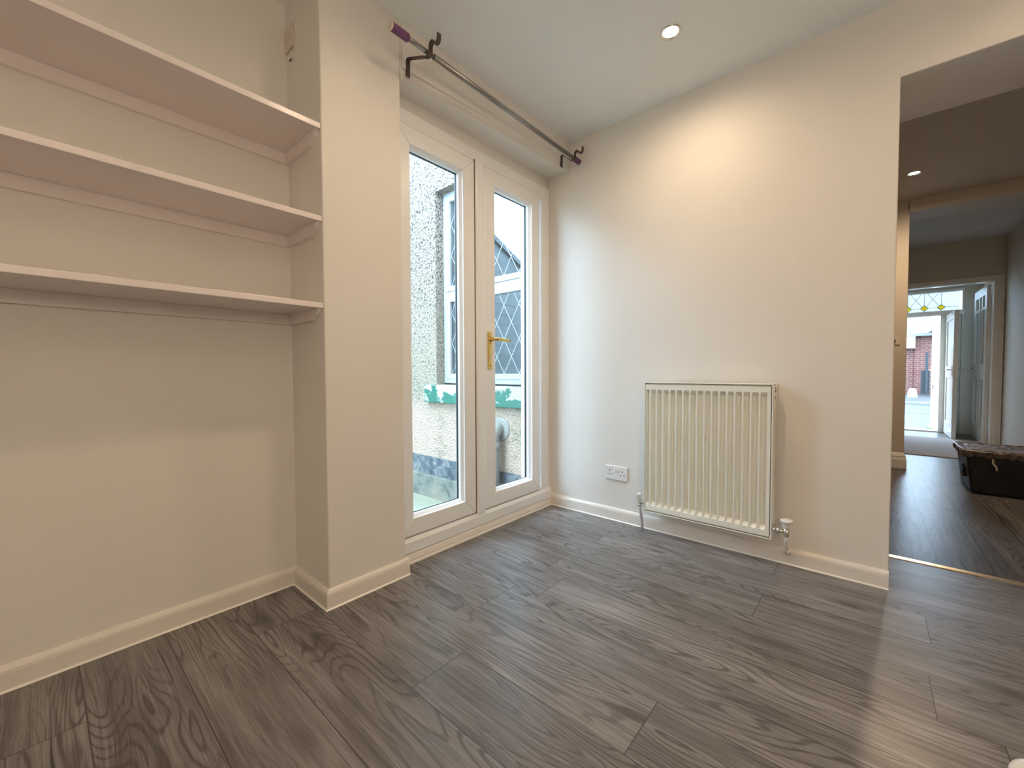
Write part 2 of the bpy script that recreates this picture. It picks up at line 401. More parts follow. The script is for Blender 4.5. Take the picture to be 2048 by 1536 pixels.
prism(bm, [(XJ, 2.752, 0), (XJ, 2.795, 0), (XJ, 2.79, .003), (XJ, 2.773, .008), (XJ, 2.756, .003)], (1.7, 0, 0)); struct('trim_1', bm, 'strip', smooth=False)

# skirting boards
SK = [(0, 0), (.016, 0), (.016, .052), (.0145, .062), (.010, .070), (.004, .0745), (0, .0755)]
def skirt(name, path, side=1, prof=SK, m='gloss'):
    bm = bmesh.new(); sweep(bm, prof, path, side=side); o = struct(name, bm, m)
    bm = bmesh.new(); w = prof[1][0]; sweep(bm, [(w-.001, 0), (w+.006, 0), (w+.004, .002), (w-.001, .006)], path, side=side); link('sealant_bead', bm, 'seal', o)
    return o
bm = bmesh.new(); prism(bm, [(-1.595, YP1+.01, 2.282), (-1.5905, YP1+.01, 2.282), (-1.5265, 2.30, 2.285), (-1.535, 2.31, 2.285)], (0, 0, .20)); struct('trim_9', bm, 'wall', bev=.003)
skirt('baseboard_left', [(XA, -1.6), (XA, YP0), (XP, YP0), (XP, YP1+.012)], 1)
skirt('baseboard_far', [(-1.675, YR), (XJ, YR)], 1)
skirt('baseboard_rear', [(1.6, -1.6), (XA, -1.6)], 1)
skirt('baseboard_right', [(1.6, YR), (1.6, -1.6)], 1)

# ------------------------------------------------------------------ french door
d1 = empty('door_1', (-1.70, 1.7, 0)); d1['kind'] = 'structure'
def cornerframe(bm, x0, x1, y0, y1, z0, z1, w, bead=None, wz=None):
    """mitred rectangular frame in the YZ plane, front at x1"""
    wb = wz or w
    o = [(y0, z0), (y1, z0), (y1, z1), (y0, z1)]; i = [(y0+w, z0+wb), (y1-w, z0+wb), (y1-w, z1-w), (y0+w, z1-w)]
    for k in range(4):
        k2 = (k+1) % 4
        prism(bm, [(x0, *o[k]), (x0, *o[k2]), (x0, *i[k2]), (x0, *i[k])], (x1-x0, 0, 0))
def beadframe(bm, x0, x1, y0, y1, z0, z1, w):
    o = [(y0, z0), (y1, z0), (y1, z1), (y0, z1)]; i = [(y0+w, z0+w), (y1-w, z0+w), (y1-w, z1-w), (y0+w, z1-w)]
    for k in range(4):
        k2 = (k+1) % 4
        a, b, c, d = o[k], o[k2], i[k2], i[k]
        v = [bm.verts.new((x, *p)) for x, p in ((x0, a), (x0, b), (x1, b), (x1, a), (x0, c), (x0, d), ((x1+x0)/2, c), ((x1+x0)/2, d))]
        bm.faces.new((v[3], v[2], v[6], v[7])); bm.faces.new((v[7], v[6], v[4], v[5])); bm.faces.new((v[0], v[1], v[2], v[3])); bm.faces.new((v[0], v[5], v[4], v[1]))
XF = -1.69
YL0, YL1 = 1.115, 1.628; YS0, YS1 = 1.700, 2.232; ZS0, ZS1 = .123, 2.108
bm = bmesh.new(); cornerframe(bm, -1.775, -1.692, YP1-.06, YR+.0, .045, 2.180, .09)
prism(bm, [(-1.702, YP1, .045), (-1.673, YP1, .045), (-1.674, YP1, .098), (-1.686, YP1, .116), (-1.702, YP1, .118)], (0, YR-YP1, 0))
link('door_frame', bm, 'upvc', d1, bev=.003)
bm = bmesh.new(); prism(bm, [(-1.78, YP1, 0), (-1.672, YP1, 0), (-1.668, YP1, .016), (-1.672, YP1, .034), (-1.684, YP1, .047), (-1.78, YP1, .047)], (0, YR-YP1, 0)); link('door_sill', bm, 'gloss', d1)
bm = B(((-1.669, YP1+.01, 0), (-1.655, YR-.02, .007))); link('sealant_bead', bm, 'seal', d1)
bm = bmesh.new(); cornerframe(bm, -1.70, -1.6905, YL0-.004, YS1+.004, ZS0-.004, ZS1+.004, .03); link('weather_seal', bm, 'gap', d1)
def leaf(name, y0, y1, lw, rw):
    bm = bmesh.new(); w = .085
    cornerframe(bm, -1.757, -1.683, y0, y1, ZS0, ZS1, w)
    l = link(name, bm, 'upvc', d1, bev=.004)
    bm = bmesh.new(); beadframe(bm, -1.722, -1.690, y0+w-.001, y1-w+.001, ZS0+w-.001, ZS1-w+.001, .014); link('glazing_bead', bm, 'upvc', l)
    bm = bmesh.new(); cornerframe(bm, -1.741, -1.7235, y0+w, y1-w, ZS0+w, ZS1-w, .011); link('spacer_bar', bm, 'black', l)
    bm = B(((-1.733, y0+w, ZS0+w), (-1.730, y1-w, ZS1-w))); link('glass_pane', bm, 'glass', l)
    return l
l1 = leaf('door_leaf', YL0, YL1, 0, 0); l2 = leaf('door_leaf', YS0+.008, YS1, 0, 0)
link('seam', B(((-1.70, 1.6285, ZS0-.004), (-1.684, 1.6315, ZS1+.004))), 'gap', d1)
bm = bmesh.new(); prism(bm, [(-1.71, 1.632, ZS0-.012), (-1.677, 1.632, ZS0-.012), (-1.670, 1.640, ZS0-.012), (-1.670, 1.688, ZS0-.012), (-1.677, 1.698, ZS0-.012), (-1.71, 1.698, ZS0-.012)], (0, 0, ZS1-ZS0+.022)); link('centre_mullion', bm, 'upvc', d1, bev=.002)
# handle
bm = B(((-1.684, 1.726, .944), (-1.674, 1.756, 1.162))); hd = link('door_handle', bm, 'brass', l2, bev=.004)
bm = bmesh.new(); tube(bm, [(-1.676, 1.741, 1.118), (-1.655, 1.741, 1.118), (-1.640, 1.748, 1.118), (-1.634, 1.765, 1.118), (-1.632, 1.80, 1.116), (-1.632, 1.84, 1.114), (-1.633, 1.868, 1.112)], [.012, .011, .010, .010, .0095, .0095, .008], 14)
tube(bm, [(-1.674, 1.741, 1.118), (-1.668, 1.741, 1.118)], .015, 18)
bmesh.ops.translate(bm, verts=bm.verts, vec=(0, 0, 0)); link('handle_lever', bm, 'brass', l2, smooth=True)
bm = bmesh.new(); tube(bm, [(-1.675, 1.741, 1.013), (-1.672, 1.741, 1.013)], .0085, 16); box(bm, (-1.675, 1.7365, .992), (-1.672, 1.7455, 1.008)); link('lock_cylinder', bm, 'chrome', l2)
for zh in (1.092, .963):
    bm = bmesh.new(); tube(bm, [(-1.6745, 1.741, zh), (-1.6725, 1.741, zh)], .004, 10); link('screw_head', bm, 'gap', l2)

# ------------------------------------------------------------------ shelves in the alcove
def shelf(z1, label):
    zt = z1; t = .0205
    s = empty('shelf', (XA, -.3, zt-t))
    tag(s, label, 'shelf', 'painted shelves in the alcove')
    link('shelf_board', B(((XA, -1.55, zt-t), (XP-.004, YP0-.001, zt))), 'pink', s, bev=.0015)
    bm = bmesh.new(); prism(bm, [(XA, -1.55, zt-t), (XA+.018, -1.55, zt-t), (XA+.018, -1.55, zt-t-.043), (XA, -1.55, zt-t-.043)], (0, 1.55+YP0-.001, 0)); link('batten', bm, 'pink', s, bev=.001)
    bm = bmesh.new(); prism(bm, [(XA+.018, YP0, zt-t), (XP-.015, YP0, zt-t), (XP-.03, YP0, zt-t-.02), (XP-.075, YP0, zt-t-.043), (XA+.018, YP0, zt-t-.043)], (0, -.018, 0)); link('batten', bm, 'pink', s, bev=.001)
    return s
shelf(1.198, 'lowest of the three lilac white painted shelves in the alcove')
shelf(1.530, 'middle of the three lilac white painted shelves in the alcove')
shelf(1.880, 'topmost of the three lilac white painted shelves, with shiny front edge')

# blank plate and slot marks on the alcove side wall
wp = empty('wall_plate', (-1.865, YP0, 2.34)); tag(wp, 'cream square blanking plate high on the alcove side above the shelves', 'wall plate')
link('plate', B(((-1.903, YP0-.008, 2.280), (-1.822, YP0, 2.374))), 'tape', wp, bev=.002)
for xh, rh in ((-1.893, .003), (-1.830, .003), (-1.862, .002)):
    bm = bmesh.new(); tube(bm, [(xh, YP0-.009, 2.327), (xh, YP0-.006, 2.327)], rh, 10); link('screw_head', bm, 'iron', wp)
fc = empty('wall_fixing', (-1.84, YP0, 2.25)); tag(fc, 'small painted-over fixing with a dark slot just below the blanking plate', 'wall fixing')
link('mount', B(((-1.862, YP0-.006, 2.232), (-1.818, YP0, 2.255))), 'wall', fc, bev=.002)
link('slot', B(((-1.858, YP0-.008, 2.230), (-1.838, YP0-.0055, 2.2345))), 'gap', fc)
fx = empty('wall_mark', (-1.89, .66, 1.12))

bpy.data.objects.remove(fx)

# ------------------------------------------------------------------ curtain pole
cp = empty('curtain_pole', (-1.46, 1.65, 2.30)); tag(cp, 'grey metal curtain pole with purple end caps on two iron brackets over the glazed doors', 'curtain pole')
XQ = -1.44; zq = 2.284
def pz(y): return 2.286-(y-.96)*.004
bm = bmesh.new(); tube(bm, [(XQ, .97, pz(.97)), (XQ, 1.155, pz(1.155))], .0095, 18); tube(bm, [(XQ, 1.155, pz(1.155)), (XQ, 2.245, pz(2.245))], .0118, 18); tube(bm, [(XQ, 2.24, pz(2.24)), (XQ, 2.30, pz(2.3))], .0095, 18); link('pole', bm, 'steel', cp)
for s, (a, b) in enumerate(((.948, 1.028), (2.275, 2.338))):
    bm = bmesh.new(); tube(bm, [(XQ, a, pz(a)), (XQ, a+.004, pz(a)), (XQ, b-.006, pz(b)), (XQ, b, pz(b))], [.0155, .0165, .0165, .012], 20); e = link('end_cap', bm, 'purple', cp)
    if s == 0:
        bm = bmesh.new(); tube(bm, [(XQ, a-.008, pz(a)), (XQ, a+.001, pz(a))], .0155, 20); link('cap_rim', bm, 'tape', e)
def strap(bm, pts, w, t=.003):
    """flat strip bent in the XZ plane, width w along Y; pts (x, z)"""
    n = len(pts); L = []
    for i in range(n):
        a = Vector(pts[max(i-1, 0)]); b = Vector(pts[min(i+1, n-1)]); d = (b-a).normalized(); nn = Vector((-d.y, d.x))*t/2
        p = Vector(pts[i]); L.append((p+nn, p-nn))
    rows = []
    for (a, b) in L: rows.append([bm.verts.new((a.x, -w/2, a.y)), bm.verts.new((a.x, w/2, a.y)), bm.verts.new((b.x, w/2, b.y)), bm.verts.new((b.x, -w/2, b.y))])
    for i in range(n-1):
        for k in range(4): bm.faces.new((rows[i][k], rows[i][(k+1) % 4], rows[i+1][(k+1) % 4], rows[i+1][k]))
    bm.faces.new(rows[0]); bm.faces.new(rows[-1][::-1])
def arc(cx, cz, r, a0, a1, n=10): return [(cx+r*math.cos(math.radians(a0+(a1-a0)*i/n)), cz+r*math.sin(math.radians(a0+(a1-a0)*i/n))) for i in range(n+1)]
for yb in (1.128, 2.262):
    z0 = pz(yb); xw = -1.5905 if yb < 2 else -1.530
    bm = bmesh.new()
    pts = [(xw+.002, z0-.03), (xw+.002, z0+.038), (xw+.012, z0+.044), (XQ-.022, z0-.006), (XQ-.014, z0-.014)]+arc(XQ, z0, .0145, 225, 360, 8)+[(XQ+.0145, z0+.012)]+arc(XQ+.030, z0+.018, .0155, 180, 40, 7)+arc(XQ+.054, z0+.026, .015, 215, 355, 7)+[(XQ+.071, z0+.045)]
    strap(bm, pts, .020, .0035); bmesh.ops.translate(bm, verts=bm.verts, vec=(0, yb, 0)); link('bracket', bm, 'iron', cp)

# ------------------------------------------------------------------ radiator
ra = empty('radiator', (-.65, 2.30, .13)); tag(ra, 'off-white ribbed panel radiator mounted on the wall beside the socket', 'radiator')
RX0, RX1, RZ0, RZ1, RY = -.960, -.335, .130, .866, 2.252
def radpanel():
    bm = bmesh.new(); pitch = (RX1-RX0-.034-.022)/16; x00 = RX0+.0235
    cols = []
    ridge0 = RX0+.034
    X = [RX0+.008]; D = [0.]
    rid = [ridge0+i*pitch for i in range(17)]
    flat = lambda x: x
    prof = []  # (x, depth factor)
    prof += [(RX0+.008, 0), (RX0+.010, 0), (RX0+.013, 1)]
    for i, rx in enumerate(rid):
        prof += [(rx-.0085, 1), (rx-.0035, 0), (rx+.0035, 0), (rx+.0085, 1)]
    prof = [(RX0+.008, 0), (RX0+.0105, 0), (RX0+.014, 1)]+[q for rx in rid for q in ((rx-.0075, 1), (rx-.0035, 0), (rx+.0035, 0), (rx+.0075, 1))][:-1]+[(RX1-.010, 0)]
    zs = [(RZ0+.012, 0), (RZ0+.040, 0), (RZ0+.058, 1), (RZ1-.058, 1), (RZ1-.040, 0), (RZ1-.012, 0)]
    dep = .019; g_ = []
    for z, fz in zs: g_.append([bm.verts.new((x, RY+dep*fx*fz, z)) for x, fx in prof])
    for a in range(len(zs)-1):
        for b in range(len(prof)-1): bm.faces.new((g_[a][b], g_[a][b+1], g_[a+1][b+1], g_[a+1][b]))
    # folded rim
    n = len(prof)
    for row, dz in ((g_[0], 0), (g_[-1], 0)):
        r2_ = [bm.verts.new((v.co.x, RY+.024, v.co.z)) for v in row]
        for b in range(n-1): bm.faces.new((row[b], row[b+1], r2_[b+1], r2_[b]))
    for k in (0, n-1):
        c = [g_[a][k] for a in range(len(zs))]; c2 = [bm.verts.new((v.co.x, RY+.024, v.co.z)) for v in c]
        for a in range(len(c)-1): bm.faces.new((c[a], c[a+1], c2[a+1], c2[a]))
    return link('front_panel', bm, 'rad', ra)
radpanel()
bm = bmesh.new()
for (a, b) in (((RX0, RY-.001, RZ0), (RX0+.005, RY+.068, RZ1)), ((RX1-.006, RY-.001, RZ0), (RX1, RY+.070, RZ1)), ((RX0, RY-.001, RZ1-.004), (RX1, RY+.068, RZ1)), ((RX0, RY-.001, RZ0), (RX1, RY+.068, RZ0+.004))): box(bm, a, b)
link('casing', bm, 'rad', ra, bev=.0015)
link('back_panel', B(((RX0+.01, RY+.045, RZ0+.012), (RX1-.01, RY+.058, RZ1-.012))), 'rad', ra)
bm = B(((RX0+.004, RY+.021, RZ0+.004), (RX1-.004, RY+.025, RZ1-.004))); link('shadow_gap', bm, 'rad', ra)
bm = B(((RX1-.003, RY+.070, RZ1-.085), (RX1+.002, YR-.001, RZ1))); link('wall_bracket', bm, 'rad', ra, bev=.002)
link('wall_bracket', B(((RX1-.003, RY+.070, RZ0+.02), (RX1, YR-.001, RZ0+.09))), 'rad', ra)
for zc, rr_ in ((RZ1-.022, .0045), (RZ1-.034, .0055), (RZ1-.062, .003), (RZ1-.07, .003), (RZ0+.055, .004)):
    bm = bmesh.new(); tube(bm, [(RX1-.001, RY+.052, zc), (RX1+.0022, RY+.052, zc)], rr_, 10); link('side_hole', bm, 'iron', ra)
# lockshield valve, left
def cyl(bm, c, r, z0, z1, n=18): tube(bm, [(c[0], c[1], z0), (c[0], c[1], z1)], r, n)
vx, vy = -.993, 2.275
bm = bmesh.new(); tube(bm, [(vx-.001, vy, .158), (vx-.001, vy, .17), (vx-.004, vy, .20), (vx-.0045, vy, .214), (vx-.005, vy, .219)], [.0085, .0115, .0125, .0125, .009], 18)
lv = link('lockshield_valve', bm, 'valvegrey', ra, smooth=False)
bm = bmesh.new(); tube(bm, [(vx-.0045, vy, .209), (vx-.005, vy, .218), (vx-.005, vy, .223)], [.013, .0115, .007], 18); link('valve_cap', bm, 'white', lv)
bm = bmesh.new(); tube(bm, [(vx, vy, .147), (vx, vy, .160)], .0115, 6); tube(bm, [(vx, vy, .172), (RX0+.002, vy, .172)], .009, 12); tube(bm, [(vx+.012, vy, .172), (vx+.022, vy, .172)], .0135, 6); link('valve_nut', bm, 'chrome', lv)
bm = bmesh.new(); tube(bm, [(vx, vy, .150), (vx+.002, vy+.002, .12), (vx+.005, vy+.012, .08), (vx+.006, vy+.020, .04), (vx+.006, vy+.022, 0.0)], .0075, 14); link('pipe', bm, 'pipelight', ra)
# thermostatic valve, right
tx, ty = -.277, 2.262
bm = bmesh.new(); tube(bm, [(tx, ty, .158), (tx, ty, .162), (tx, ty, .20)], [.010, .0125, .0125], 18); tv = link('thermostatic_valve', bm, 'chrome', ra)
bm = bmesh.new(); tube(bm, [(tx, ty, .200), (tx, ty, .218), (tx, ty, .222), (tx, ty, .230), (tx, ty, .236), (tx, ty, .238)], [.0165, .0175, .023, .0255, .0245, .020], 28); link('valve_cap', bm, 'white', tv, bev=.001)
bm = bmesh.new(); tube(bm, [(tx, ty, .180), (RX1, ty, .180)], .008, 12); tube(bm, [(tx-.040, ty, .180), (tx-.024, ty, .180)], .0145, 6); tube(bm, [(tx-.052, ty, .180), (tx-.044, ty, .180)], .012, 14); link('valve_nut', bm, 'chrome', tv)
bm = bmesh.new(); tube(bm, [(tx, ty, .160), (tx, ty+.002, .14), (tx-.003, ty+.025, .11), (tx-.003, ty+.05, .085), (tx, ty+.062, .066)], .0075, 14); tube(bm, [(tx, ty+.055, .078), (tx, ty+.066, .058)], .011, 14); link('pipe', bm, 'gloss', ra)

# ------------------------------------------------------------------ double socket
so = empty('wall_socket', (-1.177, YR, .295)); tag(so, 'white double plug socket with two switches, on the wall left of the radiator', 'socket')
sx0, sx1, sz0, sz1, sy = -1.250, -1.104, .252, .338, YR-.010
link('plate', B(((sx0, sy, sz0), (sx1, YR, sz1))), 'white', so, bev=.003)
for cx in (-1.187, -1.167): link('switch', B(((cx-.0065, sy-.004, .302), (cx+.0065, sy, .325))), 'white', so, bev=.0015)
for cx in (-1.220, -1.134):
    bm = bmesh.new()
    for (px, pz_, w, h) in ((0, .309, .0045, .0085), (-.011, .285, .007, .0045), (.011, .285, .007, .0045)): box(bm, (cx+px-w/2, sy-.0006, pz_-h/2), (cx+px+w/2, sy+.0005, pz_+h/2))
    link('pin_holes', bm, 'black', so)

# ------------------------------------------------------------------ downlights
def downlight(x, y, z, watts, label, group, bright='lamp'):
    e = empty('downlight', (x, y, z)); tag(e, label, 'ceiling light', group)
    bm = bmesh.new(); n = 40; R = [(.033, .0, 0), (.034, -.004, 0), (.041, -.006, 0), (.044, -.002, 0), (.044, .0, 0)]; rings = []
    for r, dz, _ in R: rings.append([bm.verts.new((x+r*math.cos(2*math.pi*k/n), y+r*math.sin(2*math.pi*k/n), z+dz)) for k in range(n)])
    for i in range(len(rings)-1):
        for k in range(n): bm.faces.new((rings[i][k], rings[i][(k+1) % n], rings[i+1][(k+1) % n], rings[i+1][k])).smooth = True
    link('bezel', bm, 'chrome', e)
    bm = bmesh.new(); tube(bm, [(x, y, z+.0015), (x, y, z-.001)], .033, 32); link('lamp_face', bm, bright, e)
    l = bpy.data.lights.new('bulb', 'SPOT'); l.energy = watts; l.color = LAMP_COL; l.spot_size = math.radians(178); l.spot_blend = 1.0; l.shadow_soft_size = .05
    lo = bpy.data.objects.new('bulb', l); COL.objects.link(lo); lo.location = (0, 0, -.012); lo.parent = e
    return e
downlight(-.70, 1.905, zc_(1.905), LAMP_W*.66, 'round recessed spotlight glowing in the ceiling near the curtain pole', None)
hid = 'recessed spotlights behind the camera'
for x, y, w_ in ((-.79, .985, .82), (.60, 1.80, .42), (.60, .10, .45), (-.79, -.75, .25)): downlight(x, y, zc_(y), LAMP_W*w_, 'recessed ceiling spotlight out of sight behind the camera', hid)
downlight(.245, 4.626, 2.5, HALL_W, 'small lit spotlight in the passage ceiling beyond the opening', None)

fl = empty('fill_lamp', (1.32, -.75, 0)); tag(fl, 'globe fill lamp added behind the camera, out of view', 'lamp')  # globe lamp added out of view as warm fill light for the room
bm = bmesh.new(); tube(bm, [(1.32, -.75, 0), (1.32, -.75, .02)], .14, 28); link('base', bm, 'iron', fl)
bm = bmesh.new(); tube(bm, [(1.32, -.75, .02), (1.32, -.75, 1.40)], .012, 14); link('pole', bm, 'iron', fl)
bm = bmesh.new(); bmesh.ops.create_uvsphere(bm, u_segments=28, v_segments=16, radius=.13, matrix=Matrix.Translation((1.32, -.75, 1.52))); M['globe'] = emis('glowing fill globe', (1, .80, .60), FILL_W*.72); link('fill_globe', bm, 'globe', fl, smooth=True)

# ------------------------------------------------------------------ passage and hall
HB = 2.5
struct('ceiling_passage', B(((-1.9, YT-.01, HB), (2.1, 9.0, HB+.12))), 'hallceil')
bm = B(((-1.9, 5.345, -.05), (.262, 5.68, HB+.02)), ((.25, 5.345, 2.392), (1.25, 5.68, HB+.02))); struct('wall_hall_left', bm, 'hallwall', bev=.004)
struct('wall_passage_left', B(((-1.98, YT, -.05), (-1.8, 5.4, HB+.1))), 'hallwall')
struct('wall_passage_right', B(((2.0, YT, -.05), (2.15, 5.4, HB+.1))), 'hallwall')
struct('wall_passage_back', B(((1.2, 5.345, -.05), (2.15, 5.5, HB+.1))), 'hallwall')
struct('wall_hall_right', B(((1.2, 5.4, -.05), (1.35, 7.72, HB+.1)), ((1.2, 8.6, -.05), (1.35, 9.0, HB+.1)), ((1.2, 7.72, -.05), (1.35, 8.6, .2)), ((1.2, 7.72, 1.95), (1.35, 8.6, HB+.1))), 'hallwall')
w4 = struct('window_4_added', B(((1.27, 7.72, .2), (1.32, 7.77, 1.95)), ((1.27, 8.55, .2), (1.32, 8.6, 1.95)), ((1.27, 7.77, .2), (1.32, 8.55, .25)), ((1.27, 7.77, 1.9), (1.32, 8.55, 1.95))), 'upvcout'); link('glass_pane', B(((1.29, 7.77, .25), (1.294, 8.55, 1.9))), 'side', w4)  # side window added to let daylight in behind the glazed door
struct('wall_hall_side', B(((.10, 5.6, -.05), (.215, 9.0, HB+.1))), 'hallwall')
bm = bmesh.new(); sweep(bm, [(0, 0), (.02, 0), (.02, .075), (.018, .09), (.014, .10), (.014, .115), (.008, .13), (.003, .142), (0, .146)], [(-1.7, 5.345), (.262, 5.345), (.262, 5.68)], side=1); struct('baseboard_hall', bm, 'gloss')
# door frame A
bm = B(((.215, 7.5, 2.0), (1.2, 7.62, HB))); struct('wall_hall_head', bm, 'hallwall')
bm = B(((.20, 7.5, 1.985), (1.2, 7.62, 2.02)), ((1.112, 7.5, 0), (1.2, 7.62, 2.02)), ((.2, 7.5, 0), (.235, 7.62, 2.02)), ((.20, 7.482, 1.995), (1.195, 7.50, 2.05)), ((1.135, 7.482, 0), (1.195, 7.5, 2.0))); struct('trim_2', bm, 'gloss', bev=.004)
# panelled glazed door, swung away
d2_ = empty('door_2', (1.10, 7.64, 0)); d2_['kind'] = 'structure'
x0, x1 = 1.075, 1.112
def yz(bm, ya, yb, za, zb, xa=x0, xb=x1): box(bm, (xa, ya, za), (xb, yb, zb))
Y0, Y1 = 7.64, 8.42
bm = bmesh.new(); yz(bm, Y0, Y0+.10, .01, 1.97); yz(bm, Y1-.10, Y1, .01, 1.97); yz(bm, Y0+.1, Y1-.1, 1.86, 1.97); yz(bm, Y0+.1, Y1-.1, .80, 1.0); yz(bm, Y0+.1, Y1-.1, .01, .22)
link('frame_rails', bm, 'gloss', d2_, bev=.003)
bm = bmesh.new()
for yc in (Y0+.293, Y0+.487): yz(bm, yc-.022, yc+.022, .22, .80, x0+.004, x1-.004); yz(bm, yc-.022, yc+.022, 1.0, 1.86, x0+.004, x1-.004)
yz(bm, Y0+.1, Y1-.1, 1.68, 1.715, x0+.004, x1-.004); link('glazing_bars', bm, 'gloss', d2_, bev=.002)
bm = B(((x0+.016, Y0+.1, 1.0), (x0+.020, Y1-.1, 1.86))); link('glass_pane', bm, 'obsc', d2_)
bm = B(((x0+.014, Y0+.1, .22), (x0+.022, Y1-.1, .80))); link('lower_panel', bm, 'obsc', d2_)
def lever(parent, x, y, z, sgn, dy, m='chrome'):
    bm = B(((x, y-.02, z-.09), (x+sgn*.008, y+.02, z+.06))); h = link('handle', bm, m, parent, bev=.002)
    bm = bmesh.new(); tube(bm, [(x, y, z), (x+sgn*.045, y, z), (x+sgn*.055, y+dy*.02, z), (x+sgn*.055, y+dy*.11, z)], .009, 12); link('handle_lever', bm, m, h)
lever(d2_, x0, Y1-.05, .95, -1, -1)
# front wall with door opening and stained transom
bm = B(((.10, 8.75, 2.09), (1.25, 9.0, HB+.1)), ((1.0, 8.75, -.05), (1.25, 9.0, 2.09)), ((.1, 8.75, -.05), (.21, 9.0, 2.09)), ((.845, 8.76, 0), (1.0, 8.99, 1.74))); struct('wall_front', bm, 'hallwall')
bm = B(((.2, 8.74, 1.73), (1.02, 8.84, 1.80)), ((.785, 8.74, 0), (.845, 8.86, 1.74)), ((.2, 8.74, 2.07), (1.02, 8.84, 2.11)), ((.2, 8.76, 0), (.845, 8.90, .02))); struct('trim_3', bm, 'gloss', bev=.003)
wn = empty('window_2', (.6, 8.79, 1.8)); wn['kind'] = 'structure'
link('glass_pane', B(((.22, 8.788, 1.80), (1.0, 8.792, 2.07))), 'lightglass', wn)
bm = bmesh.new()
def bar_xz(bm, y, a, b, w=.006, d=.004):
    a = Vector(a); b = Vector(b); dd = (b-a).normalized(); nn = Vector((-dd.y, dd.x))*w/2
    prism(bm, [(p.x, y, p.y) for p in (a+nn, b+nn, b-nn, a-nn)], (0, -d, 0))
zc = 1.853; xd = (.255, .434, .612, .790); r = .042
for i, x in enumerate(xd):
    for a, b in (((-r, 0), (0, r)), ((0, r), (r, 0)), ((r, 0), (0, -r)), ((0, -r), (-r, 0))): bar_xz(bm, 8.786, (x+a[0], zc+a[1]), (x+b[0], zc+b[1]), .007)
    bar_xz(bm, 8.786, (x, zc+r), (x, 2.07), .005); bar_xz(bm, 8.786, (x, zc-r), (x, 1.80), .005)
    if i < 3:
        bar_xz(bm, 8.786, (x+r, zc), (xd[i+1]-r, zc), .005)
        bar_xz(bm, 8.786, (x+r*.5, zc+r*.5), (x+.178-.03, 2.07), .005); bar_xz(bm, 8.786, (xd[i+1]-r*.5, zc+r*.5), (x+.03, 2.07), .005)
bar_xz(bm, 8.786, (.79+r, zc), (1.0, zc), .005); link('lead_strips', bm, 'leaddark', wn)
for x in xd:
    bm = bmesh.new(); prism(bm, [(x-r*.93, 8.787, zc), (x, 8.787, zc+r*.93), (x+r*.93, 8.787, zc), (x, 8.787, zc-r*.93)], (0, -.002, 0)); link('stained_diamond', bm, 'yellow', wn)
# front door leaf, swung inward
d3 = empty('door_3', (.845, 8.74, 0)); d3['kind'] = 'structure'
bm = B(((.842, 7.97, .01), (.886, 8.735, .20)), ((.842, 7.97, .20), (.886, 8.07, 1.72)), ((.842, 8.635, .20), (.886, 8.735, 1.72)), ((.842, 8.07, .82), (.886, 8.635, .98)), ((.842, 8.07, 1.62), (.886, 8.635, 1.72)), ((.856, 8.07, .2), (.872, 8.635, 1.62))); link('frame_rails', bm, 'gloss', d3, bev=.003)
lever(d3, .842, 8.02, .93, -1, 1); lever(d3, .886, 8.02, .93, 1, 1)
# outer door, opened outward
d4 = empty('door_4', (.80, 9.0, 0)); d4['kind'] = 'structure'
bm = B(((.790, 9.02, -.03), (.845, 9.82, 1.84))); link('door_slab', bm, 'upvc', d4, bev=.004)
link('letterbox', B(((.784, 9.35, .62), (.79, 9.62, .69))), 'chrome', d4)
bm = bmesh.new(); tube(bm, [(.79, 9.72, .93), (.765, 9.72, .93), (.755, 9.70, .93), (.755, 9.60, .93)], .009, 10); link('handle', bm, 'chrome', d4)
struct('trim_4', B(((.2, 8.86, -.02), (.845, 9.03, .012))), 'upvc')
tag(link('hall_carpet', B(((.217, 6.27, .0), (1.105, 7.98, .010))), 'carpet', None, bev=.003), 'grey brown carpet strip in the hall in front of the front door', 'carpet')
# switch plate on the nib
ws = empty('light_switch', (.183, 5.345, 1.2)); tag(ws, 'small brass light switch plate on the nib wall beyond the opening', 'light switch')
link('plate', B(((.130, 5.338, 1.168), (.216, 5.345, 1.242))), 'tape', ws, bev=.002)
link('rocker', B(((.160, 5.331, 1.192), (.186, 5.339, 1.218))), 'iron', ws, bev=.001)

# black storage crate
cb = empty('storage_crate', (.9, 4.82, 0)); tag(cb, 'black scuffed plastic storage crate with a battered lid on the passage floor', 'storage crate')
bm = bmesh.new(); lo = [(.60, 4.612), (1.36, 4.60), (1.36, 5.03), (.595, 5.03)]; hi = [(.568, 4.60), (1.39, 4.588), (1.39, 5.055), (.568, 5.055)]
va = [bm.verts.new((x, y, 0.0)) for x, y in lo]; vb = [bm.verts.new((x, y, .285)) for x, y in hi]
bm.faces.new(va[::-1]); bm.faces.new(vb)
for i in range(4): bm.faces.new((va[i], va[(i+1) % 4], vb[(i+1) % 4], vb[i]))
link('crate_body', bm, 'crate', cb, bev=.012, seg=3)
bm = bmesh.new(); rr = random.Random(5); nx, ny = 46, 26; g_ = []
for i in range(nx+1):
    row = []
    for j in range(ny+1):
        x = .545+(1.41-.545)*i/nx; y = 4.575+(5.075-4.575)*j/ny; e = min(i, nx-i, j*1.0, ny-j)
        z = .318+.006*rr.random()+(.006 if e < 2 else 0)
        if e == 0: x += rr.uniform(-.006, .006); y += rr.uniform(-.008, .008); z = .308+.012*rr.random()
        row.append(bm.verts.new((x, y, z)))
    g_.append(row)
for i in range(nx):
    for j in range(ny): bm.faces.new((g_[i][j], g_[i+1][j], g_[i+1][j+1], g_[i][j+1]))
